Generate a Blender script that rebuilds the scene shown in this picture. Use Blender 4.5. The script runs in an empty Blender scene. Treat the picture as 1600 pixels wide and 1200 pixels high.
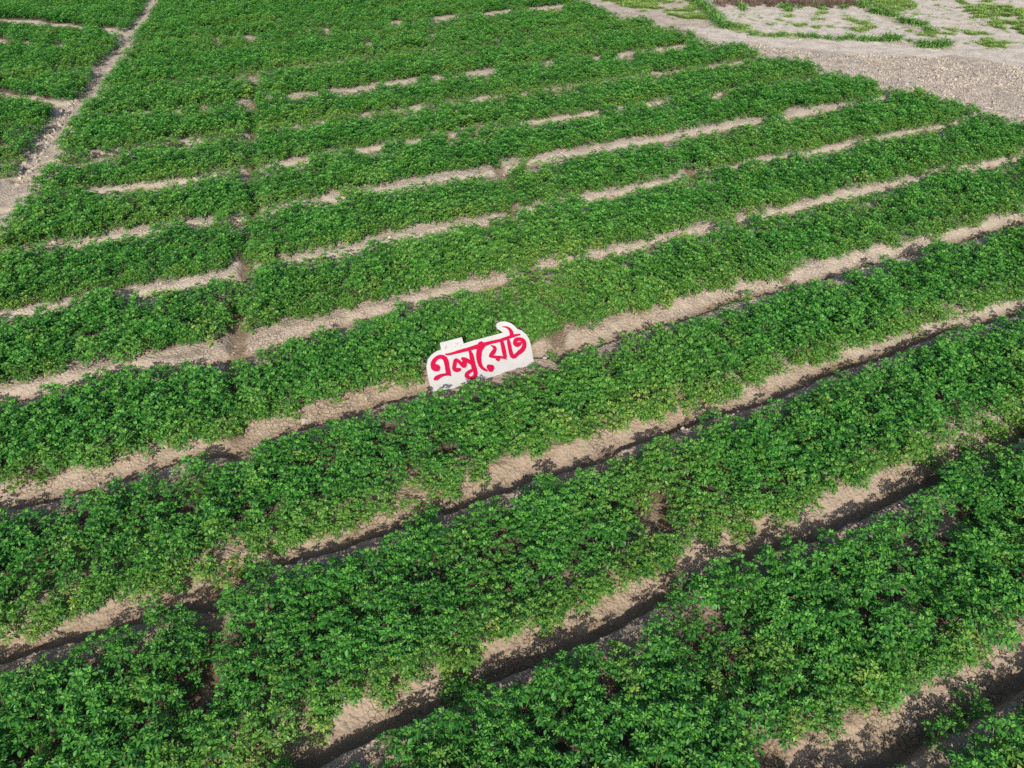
import bpy, math, random
import numpy as np
from mathutils import Vector, Matrix, Euler

# ------------------------------------------------------------------ camera
H = 10.0
PITCH = math.radians(38.6)
F = 1109.0                                   # focal length in photo pixels (1600 wide)
sc = bpy.context.scene
cam = bpy.data.cameras.new('camera'); co = bpy.data.objects.new('camera', cam)
sc.collection.objects.link(co)
cam.sensor_width = 36.0; cam.lens = 36.0*F/1600.0
cam.clip_start = 0.1; cam.clip_end = 3000
co.location = (0, 0, H); co.rotation_euler = (math.pi/2-PITCH, 0, 0)
sc.camera = co

# ------------------------------------------------------------------ sky, sun, exposure
SUN_EL = math.radians(33); SUN_AZ = math.radians(1.5)     # light travels towards SUN_AZ (clockwise from +Y)
world = bpy.data.worlds.new("World"); sc.world = world; world.use_nodes = True
nt = world.node_tree; bg = nt.nodes['Background']
sky = nt.nodes.new('ShaderNodeTexSky'); sky.sky_type = 'NISHITA'; sky.sun_disc = False
sky.sun_elevation = SUN_EL; sky.sun_rotation = SUN_AZ + math.pi
sky.air_density = 1.0; sky.dust_density = 2.0; sky.ozone_density = 1.0
nt.links.new(sky.outputs[0], bg.inputs[0]); bg.inputs[1].default_value = 0.105
sl = bpy.data.lights.new('sun', 'SUN'); so = bpy.data.objects.new('sun', sl); sc.collection.objects.link(so)
sl.energy = 4.3; sl.angle = math.radians(0.55); sl.color = (1.0, 0.93, 0.83)
d = Vector((math.sin(SUN_AZ)*math.cos(SUN_EL), math.cos(SUN_AZ)*math.cos(SUN_EL), -math.sin(SUN_EL)))
so.rotation_euler = d.to_track_quat('-Z', 'Y').to_euler(); so.location = (0, -20, 25)
sc.view_settings.view_transform = 'Standard'; sc.view_settings.look = 'None'
sc.view_settings.exposure = 0.12; sc.view_settings.gamma = 1.0; sc.view_settings.use_curve_mapping = False
sc.cycles.max_bounces = 5; sc.cycles.diffuse_bounces = 3; sc.cycles.glossy_bounces = 2
sc.cycles.transmission_bounces = 3; sc.cycles.transparent_max_bounces = 4
sc.cycles.use_denoising = False

rng = np.random.default_rng(7); random.seed(7)
C = sc.collection

# ------------------------------------------------------------------ helpers
SP, CP = math.sin(PITCH), math.cos(PITCH)
def ground(px, py, z=0.0):
    """where the sight line of a photo pixel meets height z"""
    x = (np.asarray(px, float)-800)/F; y = (600-np.asarray(py, float))/F
    dy = CP + y*SP; dz = -SP + y*CP
    t = (z-H)/dz
    return np.stack([x*t, dy*t], -1)
RA = math.radians(65.4)
RD = np.array([math.sin(RA), math.cos(RA)]); RN = np.array([-math.cos(RA), math.sin(RA)])
def uv(p): return np.stack([p@RD, p@RN], -1)

def value_noise(x, y, seed=0):
    r = np.random.default_rng(seed).random((256, 256))
    xi = np.floor(x).astype(int); yi = np.floor(y).astype(int)
    fx = x-xi; fy = y-yi; fx = fx*fx*(3-2*fx); fy = fy*fy*(3-2*fy)
    a = r[xi & 255, yi & 255]; b = r[(xi+1) & 255, yi & 255]
    c = r[xi & 255, (yi+1) & 255]; e = r[(xi+1) & 255, (yi+1) & 255]
    return (a*(1-fx)+b*fx)*(1-fy)+(c*(1-fx)+e*fx)*fy
def fbm(x, y, scale, octv=3, seed=0):
    s = 0; a = 1; t = 0; f = 1/scale
    for i in range(octv):
        s = s + a*value_noise(x*f+17.3*i, y*f-9.1*i, seed+i); t += a; a *= .5; f *= 2.03
    return s/t - .5
def inside(P, poly):
    """points P (n,2) in polygon"""
    poly = np.asarray(poly); x, y = P[:, 0], P[:, 1]
    res = np.zeros(len(P), bool)
    lo, hi = poly.min(0), poly.max(0)
    m = np.where((x >= lo[0]) & (x <= hi[0]) & (y >= lo[1]) & (y <= hi[1]))[0]
    if len(m) == 0: return res
    xs, ys = x[m], y[m]; r = np.zeros(len(m), bool)
    j = len(poly)-1
    for i in range(len(poly)):
        xi, yi = poly[i]; xj, yj = poly[j]
        if yi != yj:
            c = ((yi > ys) != (yj > ys)) & (xs < (xj-xi)*(ys-yi)/(yj-yi)+xi)
            r ^= c
        j = i
    res[m] = r
    return res
def seg_dist(P, line):
    dmin = np.full(len(P), 1e9)
    lo = line.min(0)-3; hi = line.max(0)+3
    m = np.where((P[:, 0] > lo[0]) & (P[:, 0] < hi[0]) & (P[:, 1] > lo[1]) & (P[:, 1] < hi[1]))[0]
    Q = P[m]; best = np.full(len(m), 1e9)
    for a, b in zip(line[:-1], line[1:]):
        ab = b-a; t = np.clip(((Q-a)@ab)/max(ab@ab, 1e-9), 0, 1)
        best = np.minimum(best, np.linalg.norm(Q-(a+t[:, None]*ab), axis=1))
    dmin[m] = best
    return dmin
def mesh_np(name, V, faces_flat, loop_start, loop_total):
    me = bpy.data.meshes.new(name)
    me.vertices.add(len(V)); me.vertices.foreach_set('co', np.asarray(V, np.float32).ravel())
    me.loops.add(len(faces_flat)); me.loops.foreach_set('vertex_index', np.asarray(faces_flat, np.int32))
    me.polygons.add(len(loop_start)); me.polygons.foreach_set('loop_start', np.asarray(loop_start, np.int32))
    try: me.polygons.foreach_set('loop_total', np.asarray(loop_total, np.int32))
    except Exception: pass
    me.update(calc_edges=True)
    return me
def tag(o, label=None, cat=None, group=None, kind=None):
    for k, v in (('label', label), ('category', cat), ('group', group), ('kind', kind)):
        if v: o[k] = v
    return o
def link(name, me, mats=(), parent=None):
    o = bpy.data.objects.new(name, me); C.objects.link(o)
    if me is not None and len(me.materials) == 0:
        for m in mats: me.materials.append(m)
    if parent: o.parent = parent
    return o

# ------------------------------------------------------------------ materials
def newmat(name):
    m = bpy.data.materials.new(name); m.use_nodes = True
    t = m.node_tree; b = t.nodes['Principled BSDF']
    return m, t, b
def N(t, kind, **kw):
    n = t.nodes.new(kind)
    for k, v in kw.items():
        if isinstance(k, str) and hasattr(n, k): setattr(n, k, v)
    return n
def mixc(t, fac, a, b, blend='MIX'):
    n = t.nodes.new('ShaderNodeMix'); n.data_type = 'RGBA'; n.blend_type = blend
    for s, v in ((0, fac), (6, a), (7, b)):
        if hasattr(v, 'is_output'): t.links.new(v, n.inputs[s])
        else: n.inputs[s].default_value = v if s == 0 else (*v, 1) if len(v) == 3 else v
    return n.outputs[2]
def noise(t, scale, detail=4, rough=.6, vec=None):
    n = t.nodes.new('ShaderNodeTexNoise'); n.inputs['Scale'].default_value = scale
    n.inputs['Detail'].default_value = detail; n.inputs['Roughness'].default_value = rough
    if vec is not None: t.links.new(vec, n.inputs['Vector'])
    return n.outputs[0]
def ramp(t, v, a, b):
    n = t.nodes.new('ShaderNodeMapRange'); t.links.new(v, n.inputs[0])
    n.inputs[1].default_value = a; n.inputs[2].default_value = b
    return n.outputs[0]
def math_(t, op, a, b):
    n = t.nodes.new('ShaderNodeMath'); n.operation = op
    for i, v in enumerate((a, b)):
        if hasattr(v, 'is_output'): t.links.new(v, n.inputs[i])
        else: n.inputs[i].default_value = v
    return n.outputs[0]

def soil_material():
    m, t, b = newmat('soil')
    pos = t.nodes.new('ShaderNodeNewGeometry').outputs['Position']
    zone = t.nodes.new('ShaderNodeAttribute'); zone.attribute_name = 'zone'
    sep = t.nodes.new('ShaderNodeSeparateColor'); t.links.new(zone.outputs['Color'], sep.inputs[0])
    dry, damp, clod = sep.outputs[0], sep.outputs[1], sep.outputs[2]
    big = noise(t, .5, 3, .5, pos); mid = noise(t, 5, 5, .65, pos); fine = noise(t, 38, 5, .7, pos)
    c = mixc(t, ramp(t, mid, .3, .7), (.31, .235, .158), (.50, .402, .295))
    c = mixc(t, ramp(t, big, .35, .65), c, mixc(t, .5, c, (.56, .46, .38)))
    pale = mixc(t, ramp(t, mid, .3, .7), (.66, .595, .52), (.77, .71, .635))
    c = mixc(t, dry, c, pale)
    c = mixc(t, zone.outputs['Alpha'], c, mixc(t, ramp(t, mid, .3, .7), (.075, .055, .038), (.15, .115, .085)))  # shade under the canopy painted into the bed soil
    c = mixc(t, math_(t, 'MULTIPLY', damp, .8), c, (.20, .14, .085))
    cl = mixc(t, ramp(t, noise(t, 9, 6, .75, pos), .42, .62), (.42, .365, .31), (.74, .67, .60))
    cl = mixc(t, ramp(t, noise(t, 2.2, 5, .8, pos), .46, .66), cl, (.36, .31, .265))
    c = mixc(t, math_(t, 'MULTIPLY', clod, .85), c, cl)
    c = mixc(t, ramp(t, fine, .25, .75), mixc(t, 1.0, c, (.72, .70, .68), 'MULTIPLY'), c)
    t.links.new(c, b.inputs['Base Color']); b.inputs['Roughness'].default_value = .95
    b.inputs['Specular IOR Level'].default_value = .15
    v = t.nodes.new('ShaderNodeTexVoronoi'); v.inputs['Scale'].default_value = 16; t.links.new(pos, v.inputs['Vector'])
    v2 = t.nodes.new('ShaderNodeTexVoronoi'); v2.feature = 'DISTANCE_TO_EDGE'; v2.inputs['Scale'].default_value = 9
    wp = t.nodes.new('ShaderNodeVectorMath'); wp.operation = 'ADD'; nz = t.nodes.new('ShaderNodeTexNoise'); nz.inputs['Scale'].default_value = 6
    sc_ = t.nodes.new('ShaderNodeVectorMath'); sc_.operation = 'SCALE'; sc_.inputs['Scale'].default_value = .18
    t.links.new(pos, nz.inputs['Vector']); t.links.new(nz.outputs['Color'], sc_.inputs[0]); t.links.new(pos, wp.inputs[0]); t.links.new(sc_.outputs[0], wp.inputs[1]); t.links.new(wp.outputs[0], v2.inputs['Vector'])
    crack = math_(t, 'MULTIPLY', ramp(t, v2.outputs[0], .05, 0.0), ramp(t, noise(t, 1.3, 2, .5, pos), .48, .60))
    c = mixc(t, math_(t, 'MULTIPLY', crack, .6), c, (.10, .075, .05)); t.links.new(c, b.inputs['Base Color'])
    hgt = math_(t, 'ADD', math_(t, 'MULTIPLY', mid, 1.0), math_(t, 'ADD', math_(t, 'MULTIPLY', fine, .35), math_(t, 'SUBTRACT', math_(t, 'MULTIPLY', v.outputs[0], -.7), math_(t, 'MULTIPLY', crack, .6))))
    bp = t.nodes.new('ShaderNodeBump'); bp.inputs['Strength'].default_value = .8; bp.inputs['Distance'].default_value = .05
    t.links.new(hgt, bp.inputs['Height']); t.links.new(bp.outputs[0], b.inputs['Normal'])
    return m
M_SOIL = soil_material()

def leaf_material(name, dark, light, young, yellow, gloss=.46, trans=.09):
    m, t, b = newmat(name)
    age = t.nodes.new('ShaderNodeAttribute'); age.attribute_name = 'age'
    tint = t.nodes.new('ShaderNodeAttribute'); tint.attribute_type = 'INSTANCER'; tint.attribute_name = 'tint'
    rnd = t.nodes.new('ShaderNodeAttribute'); rnd.attribute_type = 'INSTANCER'; rnd.attribute_name = 'vary'
    pos = t.nodes.new('ShaderNodeNewGeometry').outputs['Position']
    big = noise(t, .35, 3, .55, pos)
    sepa = t.nodes.new('ShaderNodeSeparateColor'); t.links.new(age.outputs['Color'], sepa.inputs[0])
    leafrand = sepa.outputs[1]
    f = math_(t, 'ADD', math_(t, 'MULTIPLY', rnd.outputs['Fac'], .55), math_(t, 'MULTIPLY', leafrand, .55))
    f = math_(t, 'SUBTRACT', f, .12)
    f = math_(t, 'ADD', f, math_(t, 'MULTIPLY', ramp(t, big, .35, .65), .25))
    f = math_(t, 'MAXIMUM', f, 0.0)
    c = mixc(t, f, dark, light)
    c = mixc(t, sepa.outputs[0], c, young)
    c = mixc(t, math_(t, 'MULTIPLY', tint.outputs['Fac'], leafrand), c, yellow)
    t.links.new(c, b.inputs['Base Color'])
    b.inputs['Roughness'].default_value = gloss; b.inputs['Specular IOR Level'].default_value = .32
    tr = t.nodes.new('ShaderNodeBsdfTranslucent')
    t.links.new(mixc(t, 1.0, c, (1.0, 1.35, .45), 'MULTIPLY'), tr.inputs[0])
    mx = t.nodes.new('ShaderNodeMixShader'); mx.inputs[0].default_value = trans
    t.links.new(b.outputs[0], mx.inputs[1]); t.links.new(tr.outputs[0], mx.inputs[2])
    t.links.new(mx.outputs[0], t.nodes['Material Output'].inputs['Surface'])
    return m
M_LEAF = leaf_material('potato_leaf', (.018, .102, .020), (.060, .250, .038), (.125, .36, .045), (.30, .41, .08))
M_WEED = leaf_material('weed_leaf', (.09, .25, .05), (.17, .38, .08), (.20, .42, .08), (.34, .42, .12), .5, .25)
def plain(name, col, rough=.8, spec=.3, var=.25, scale=12):
    m, t, b = newmat(name)
    pos = t.nodes.new('ShaderNodeNewGeometry').outputs['Position']
    c = mixc(t, ramp(t, noise(t, scale, 4, .6, pos), .3, .7), tuple(x*(1-var) for x in col), col)
    t.links.new(c, b.inputs['Base Color']); b.inputs['Roughness'].default_value = rough
    b.inputs['Specular IOR Level'].default_value = spec
    return m
M_STEM = plain('stem', (.16, .26, .07))
M_DRY = plain('dry_twig', (.20, .145, .11), .9, .1, .4)
M_CLOD = plain('clod', (.60, .53, .45), .95, .1, .5, 4)

# ------------------------------------------------------------------ layout traced over the ground
# furrows: (x, top, bottom) of the bare strip in photo pixels, None = plants have closed over it there
def tri(s):
    segs = []; cur = []
    for tok in s.split():
        if tok == '|':
            if cur: segs.append(cur); cur = []
        else: cur.append(tuple(float(v) for v in tok.split(',')))
    if cur: segs.append(cur)
    return segs
FUR = [
 dict(D=.26, W=.50, segs=tri("1200,1170,1215 1232,1178,1215 1287,1185,1215 1312,1177,1215 1310,1155,1215 1322,1145,1215 1340,1128,1215 1385,1127,1214 1410,1098,1212 1425,1093,1203 1457,1086,1178 1468,1067,1168 1500,1055,1158 1515,1050,1146 1537,1042,1134 1557,1035,1122 1582,1007,1106 1640,990,1080"),
      wall=[(1300,1245),(1407,1200),(1450,1165),(1512,1140),(1550,1112),(1600,1085),(1700,1040)]),
 dict(D=.26, W=.46, segs=tri("485,1152,1210 517,1140,1190 540,1122,1182 570,1120,1172 615,1107,1150 620,1090,1146 650,1075,1133 690,1054,1114 705,1060,1102 740,1064,1092 750,1035,1088 762,1022,1080 800,1010,1070 832,992,1050 860,980,1034 895,972,1022 907,960,1016 937,947,1007 980,930,1000 1012,918,970 1035,900,952 1052,880,915 1075,875,905 1097,865,898 1132,855,892 1167,850,885 1190,832,872 1200,826,865 1218,826,858 1235,836,852 1250,822,846 1267,807,845 1300,785,840 1345,764,820 1382,756,806 1387,742,800 1432,732,780 1462,720,758 | 1484,707,725 1505,703,716 | 1550,696,701 1582,682,690 1640,668,682"),
      wall=[(300,1300),(495,1200),(562,1167),(650,1130),(682,1117),(750,1082),(800,1055),(862,1030),(950,992),(1012,960),(1045,937),(1120,905),(1200,860),(1275,840),(1340,812),(1375,795),(1425,772),(1470,752),(1500,735),(1525,725),(1600,690),(1700,645)]),
 dict(D=.25, W=.46, segs=tri("-40,1030,1060 0,1015,1045 42,1000,1031 75,987,1023 100,977,1016 135,967,1006 180,952,994 207,945,985 235,937,976 250,938,958 265,929,955 295,917,957 322,912,962 337,917,964"),
      wall=[(-80,1065),(0,1040),(100,1008),(200,982),(275,962),(345,950)], umin=None),
 dict(D=.25, W=.46, segs=tri("397,886,894 420,867,893 440,866,890 482,852,882 507,840,875 550,832,860 565,822,857 605,816,842 622,807,827 647,797,814 | 680,788,814 717,780,804 725,762,800 750,760,793 800,744,778 820,722,768 838,718,748 860,712,741 902,697,735 935,692,737 955,680,712 980,672,703 1017,662,689 1072,647,676 1100,637,658 1142,627,652 1175,617,641 1188,602,636 1215,597,622 1262,577,606 1300,567,595 1340,555,577 1365,542,570 1415,527,550 1462,512,530 1512,497,518 1542,485,512 1600,472,494 1660,455,475"),
      wall=[(350,925),(432,888),(490,872),(560,850),(600,838),(672,810),(700,803),(750,785),(800,768),(832,752),(875,740),(942,722),(960,705),(1030,683),(1100,658),(1175,638),(1262,603),(1325,575),(1385,557),(1470,520),(1522,510),(1600,486),(1700,455)]),
 dict(D=.25, W=.50, segs=tri("-40,780,806 0,772,798 50,765,800 93,750,787 97,745,785 140,740,768 190,725,750 225,716,748 228,711,740 250,704,752 285,700,736 300,696,713 335,692,712 369,688,714 371,664,716 400,666,698 460,658,686 466,650,682 482,643,676 500,636,668 540,623,657 560,619,654 590,613,646 612,607,640 650,600,628 690,596,617 740,584,598 800,560,576 832,542,566 860,535,570 869,512,570 882,517,560 930,515,549 940,510,547 970,500,535 990,495,528 1015,492,520 1037,488,512 1060,475,506 1072,471,497 1100,465,489 1135,457,478 1150,453,475 1200,440,458 1225,435,456 1242,427,452 1282,414,440 1296,410,437 1335,400,427 1375,390,412 1437,380,399 1475,370,389 1532,353,374 1545,342,370 1600,336,348 1660,325,337"),
      wall=[(-80,818),(0,797),(95,780),(140,766),(225,745),(300,718),(370,712),(400,695),(462,677),(500,665),(560,650),(600,632),(682,612),(760,590),(835,560),(862,562),(898,552),(940,540),(970,530),(1015,515),(1060,502),(1100,488),(1145,472),(1200,458),(1237,452),(1295,435),(1375,410),(1425,397),(1482,383),(1550,362),(1600,346),(1700,322)]),
 dict(D=.20, W=.42, segs=tri("-40,622,640 0,612,629 45,603,616 87,590,607 110,583,600 162,572,590 237,562,577 250,557,576 300,545,575 350,537,577 372,530,562 400,526,541 440,517,533 467,505,524 500,498,514 535,490,506 590,477,494 632,467,480 660,457,473 690,452,472 712,447,457 740,441,450 755,436,453 775,431,448 800,432,444 | 812,425,433 830,423,430 845,414,422 855,412,421 877,409,415 888,404,412 907,400,406 | 920,396,411 935,394,400 952,392,399 965,385,402 980,388,397 1017,379,386 1024,374,384 1050,367,375 1092,355,366 1132,348,355 | 1205,331,338 1225,326,337 1250,317,330 1285,310,322 1320,300,315 1360,290,302 1385,289,298 1412,282,289 1450,274,280 | 1490,265,271 1520,261,266 1550,254,261 1594,247,251")),
 dict(D=.16, W=.36, segs=tri("-40,500,508 0,492,499 25,491,497 57,480,492 112,471,484 | 171,461,466 187,457,469 225,450,464 250,443,456 300,437,450 350,428,438 376,420,435 384,418,440 400,418,427 | 436,407,416 465,405,415 485,396,407 520,391,401 525,386,399 560,384,394 572,377,387 612,367,382 632,366,377 660,359,372 705,350,362 727,344,355 765,341,350 | 778,338,348 795,336,345 | 810,329,333 830,328,333 | 855,322,331 872,317,325 | 890,311,319 897,312,318 | 910,308,319 935,302,314 975,296,303 1007,289,297 1060,279,286 | 1110,270,277 1120,268,272 | 1145,264,269 1165,259,263 | 1222,247,251 | 1253,240,246 1272,236,243 1317,227,233 1322,220,233 1337,221,229 | 1375,215,221 1400,209,214 1447,204,207 1465,197,202 1487,195,199 1517,189,192")),
 dict(D=.15, W=.36, segs=tri("75,382,394 87,379,392 130,379,386 150,371,376 168,367,377 212,360,372 242,357,370 | 265,351,356 275,350,353 | 288,349,356 312,344,360 337,344,351 | 358,348,353 372,334,350 376,335,349 | 402,325,342 415,325,334 | 443,322,329 455,317,329 | 465,317,320 487,312,318 505,307,320 537,304,311 | 565,296,302 600,289,302 625,285,301 650,280,291 675,275,290 690,272,289 707,270,284 715,271,278 742,265,279 767,261,273 782,256,281 797,252,266 812,252,259 | 820,252,258 837,250,256 855,241,251 900,235,245 927,230,239 975,219,232 984,220,226 1007,216,226 1025,217,225 1050,210,220 1085,202,209 1100,200,209 1130,195,200 1150,190,200 1182,186,196 1200,185,190 | 1220,182,188 1232,168,187 1265,172,179 1300,165,172 1320,164,170 | 1335,161,166 1345,160,164 | 1365,155,159 1395,151,155")),
 dict(D=.14, W=.34, segs=tri("148,298,303 190,293,299 225,290,295 275,282,288 300,281,286 | 320,276,282 332,274,279 | 372,267,274 392,267,276 | 410,261,265 422,260,263 | 437,255,259 460,250,261 482,250,254 | 550,237,240 560,234,239 582,230,237 598,231,235 | 632,221,226 640,223,228 657,219,228 | 697,212,215 720,209,215 | 812,193,196 847,189,194 875,184,189 935,176,180 | 960,170,174 975,168,170 | 1005,164,167 1045,156,161 | 1110,150,153 1135,144,150")),
 dict(D=.12, W=.32, segs=tri("135,241,245 162,238,243 | 172,238,240 190,235,239 | 286,221,226 305,223,227 | 375,209,213 397,208,215 | 462,196,201 | 500,191,197 512,190,195 | 557,182,189 585,179,186 | 637,170,174 660,166,172 | 750,155,158 775,152,156 | 812,149,152 825,145,149 | 860,140,144 872,139,142 | 1022,115,119 1042,115,119")),
 dict(D=.12, W=.32, segs=tri("208,180,183 | 226,178,182 | 265,175,180 282,176,180 | 312,170,175 332,169,172 | 365,162,165 387,157,162 402,159,166 | 415,151,160 427,151,157 | 445,152,157 470,146,152 497,146,152 | 512,140,145 550,140,147 590,132,139 | 600,131,134 617,127,132 637,125,132 657,125,127 | 672,121,125 690,119,127 | 725,115,119 740,112,120 782,107,111 | 852,97,102 867,96,101 | 935,90,94 | 962,86,89 995,81,86 | 1022,79,81 1072,71,74")),
 dict(D=.10, W=.30, segs=tri("355,124,127 385,121,124 402,119,123 | 425,115,118 | 640,94,96 | 929,58,61")),
 dict(D=.10, W=.30, segs=tri("335,62,66 347,62,66 | 380,58,61 400,57,60 | 510,45,48 | 572,66,70 585,66,69 | 597,65,69 | 675,53,57")),
 dict(D=.10, W=.30, segs=tri("607,35,39 627,33,36 | 675,28,31 700,25,29 715,24,27 | 755,21,25 797,16,20 | 827,13,16 860,11,17 885,7,11")),
]
# furrow lines that are closed over but still show as dips in the canopy
DIPS = [[(420,118),(1240,2)], [(300,95),(1100,-12)], [(450,40),(1000,-30)], [(250,250),(1180,108)]]
LFUR = [tri("-20,30,36 27,31,36 57,32,39 80,37,41 105,37,42 118,40,45 135,42,45 | 152,43,46 175,45,51 205,49,56"),
        tri("-20,61,65 5,62,66 20,65,69 | 37,65,71 54,68,71 | 77,68,71 102,70,74"),
        tri("-20,141,148 0,144,150 25,149,152 52,150,156 60,152,156 70,155,162 92,158,165"),
        tri("-20,224,228 0,225,229 19,225,230"),
        tri("40,104,107 | 78,109,113 95,110,113 | 117,114,117"), tri("60,8,10 88,9,12")]
def P_(s): return [tuple(float(v) for v in t.split(',')) for t in s.split()]
PATCH = [P_("371,494 382,497 376,545 368,552 352,548 356,515"), P_("367,408 385,410 393,430 390,452 378,447 372,425"),
         P_("335,486 338,470 347,468 346,482"), P_("300,1095 305,1068 325,1060 322,1085"), P_("330,1050 332,1032 350,1030 350,1048"),
         P_("1020,775 1042,775 1030,820 1022,828 1000,830 1000,812 1022,800"), P_("1035,895 1060,893 1062,910 1055,935 1036,930"),
         P_("1122,1060 1132,1060 1145,1090 1165,1110 1188,1135 1203,1160 1225,1190 1235,1215 1180,1210 1172,1160 1158,1140 1146,1115 1132,1090"),
         P_("1440,852 1452,835 1485,812 1510,815 1500,830 1470,845"), P_("1390,862 1405,848 1432,845 1425,856"),
         P_("1395,922 1425,924 1432,945 1425,952 1405,935"), P_("943,1083 965,1083 965,1095 950,1095"),
         P_("612,688 615,680 630,673 628,685"), P_("1060,263 1072,262 1085,270 1093,290 1084,289 1075,278"),
         P_("737,205 744,205 750,222 744,223"), P_("1466,645 1470,636 1468,652 1462,655"), P_("1120,310 1127,303 1128,315 1122,318"),
         P_("1478,660 1488,655 1486,668 1478,668"), P_("858,632 866,640 858,645 850,642"), P_("770,495 780,495 775,505 769,503"),
         P_("862,795 868,800 866,808 860,805"), P_("702,540 705,545 702,548 699,545"), P_("798,310 806,310 803,320 797,320"),
         P_("870,275 877,275 877,280 870,280"), P_("1040,235 1047,232 1046,242 1041,240"), P_("1368,447 1378,446 1378,451 1370,451"),
         P_("1530,975 1548,972 1546,980 1533,982"), P_("855,1158 885,1150 888,1165 860,1170"), P_("1155,350 1162,350 1170,358 1163,360")]
PATH = P_("250,-6 233,25 216,45 208,70 191,85 184,102 175,108 166,120 160,138 146,148 129,162 118,185 104,200 92,225 76,254 52,273 44,300 22,328 -30,378 -60,350 -20,290 8,288 28,268 42,252 62,218 85,195 98,172 104,158 120,157 130,150 140,130 150,110 173,86 188,68 204,42 224,20 232,-6")
XLINES = [P_("402,130 397,200 395,265 398,330 385,420 372,520 366,600 371,690 373,715"), P_("332,925 333,1000 318,1075 290,1180"),
          P_("742,205 785,270 800,320 795,345 840,450 870,515 878,560"), P_("945,700 1033,790 1045,895 1062,930 1127,1060 1165,1125 1210,1185"),
          P_("1078,262 1092,290 1125,310 1155,360 1190,400 1236,440 1240,455"), P_("1085,60 1120,110"), P_("232,-5 150,130 55,255 -10,330")]
EDGE = P_("880,-30 899,-2 922,7 957,17 976,26 1002,26 1024,33 1033,43 1052,44 1075,49 1095,58 1117,70 1155,67 1200,86 1232,91 1260,93 1285,105 1317,116 1350,118 1383,136 1397,136 1425,140 1462,148 1478,156 1520,162 1537,175 1562,178 1575,185 1640,192 1760,222 2100,60 2100,-60 880,-60")
LEFTF = P_("232,-6 224,20 204,42 188,68 173,86 150,110 140,130 130,150 120,157 104,158 98,172 85,195 62,218 42,252 28,268 8,288 -20,290 -300,420 -300,-60 200,-60")

G_edge = ground(*np.array(EDGE).T); G_path = ground(*np.array(PATH).T)
G_patch = [ground(*np.array(p).T) for p in PATCH]
G_x = [ground(*np.array(p).T) for p in XLINES]
bare = list(G_patch)+[G_path, G_edge]
fur_geo = []; T_lines = []
for f in FUR:
    T = []; B = []
    for s in f['segs']:
        s = np.array(s if len(s) > 1 else [(s[0][0]-5, s[0][1], s[0][2]), (s[0][0]+5, s[0][1], s[0][2])])
        g_ = np.clip((330-s[:, 1])/100, 0, 1)*.35
        t = ground(s[:, 0], s[:, 1]); b = ground(s[:, 0], s[:, 2])
        bare.append(np.concatenate([ground(s[:, 0], s[:, 1]-g_*.7), ground(s[:, 0], s[:, 2]+g_)[::-1]])); T.append(t); B.append(b); T_lines.append(t)
    if 'wall' in f:
        w = uv(ground(*np.array(f['wall'], float).T)); off = 0.0
    else:
        w = uv(np.concatenate(B)); off = .22
        k = np.argsort(w[:, 0]); w = w[k]
        w[:, 1] = np.convolve(np.pad(w[:, 1], 2, 'edge'), np.ones(5)/5, 'valid') if len(w) > 6 else w[:, 1]
    k = np.argsort(w[:, 0]); w = w[k]; w[:, 1] -= off
    fur_geo.append((w, f['D'], f['W'], 'wall' in f))
for dl in DIPS:
    w = uv(ground(*np.array(dl, float).T)); k = np.argsort(w[:, 0]); fur_geo.append((w[k], .10, .3, False))
lfur_geo = []
for segs in LFUR:
    B = []
    for s in segs:
        s = np.array(s if len(s) > 1 else [(s[0][0]-4, s[0][1], s[0][2]), (s[0][0]+4, s[0][1], s[0][2])])
        t = ground(s[:, 0], s[:, 1]); b = ground(s[:, 0], s[:, 2]); bare.append(np.concatenate([t, b[::-1]])); B.append(b)
    w = np.concatenate(B); lfur_geo.append(w[np.argsort(w[:, 0])])

G_clod = ground(*np.array(P_('1150,66 1250,80 1350,86 1480,90 1600,104 1720,118 1760,222 1640,196 1560,178 1480,156 1400,136 1300,105 1200,86')).T)
def furrow_d(P):
    """yields (signed distance to furrow, depth, bank width, sharp, mask)"""
    Q = uv(P)
    for i, (w, D, W, sharp) in enumerate(fur_geo):
        pad = .35 if i == 2 else 1.0 if i in (0, 3) else 6.0
        m = (Q[:, 0] > w[0, 0]-pad) & (Q[:, 0] < w[-1, 0]+pad) & (np.abs(Q[:, 1]-w[:, 1].mean()) < 9)
        m = np.where(m)[0]
        if len(m) == 0: continue
        yield m, Q[m, 1]-np.interp(Q[m, 0], w[:, 0], w[:, 1]), D, W, sharp
G_left = ground(*np.array(LEFTF).T)

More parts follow.
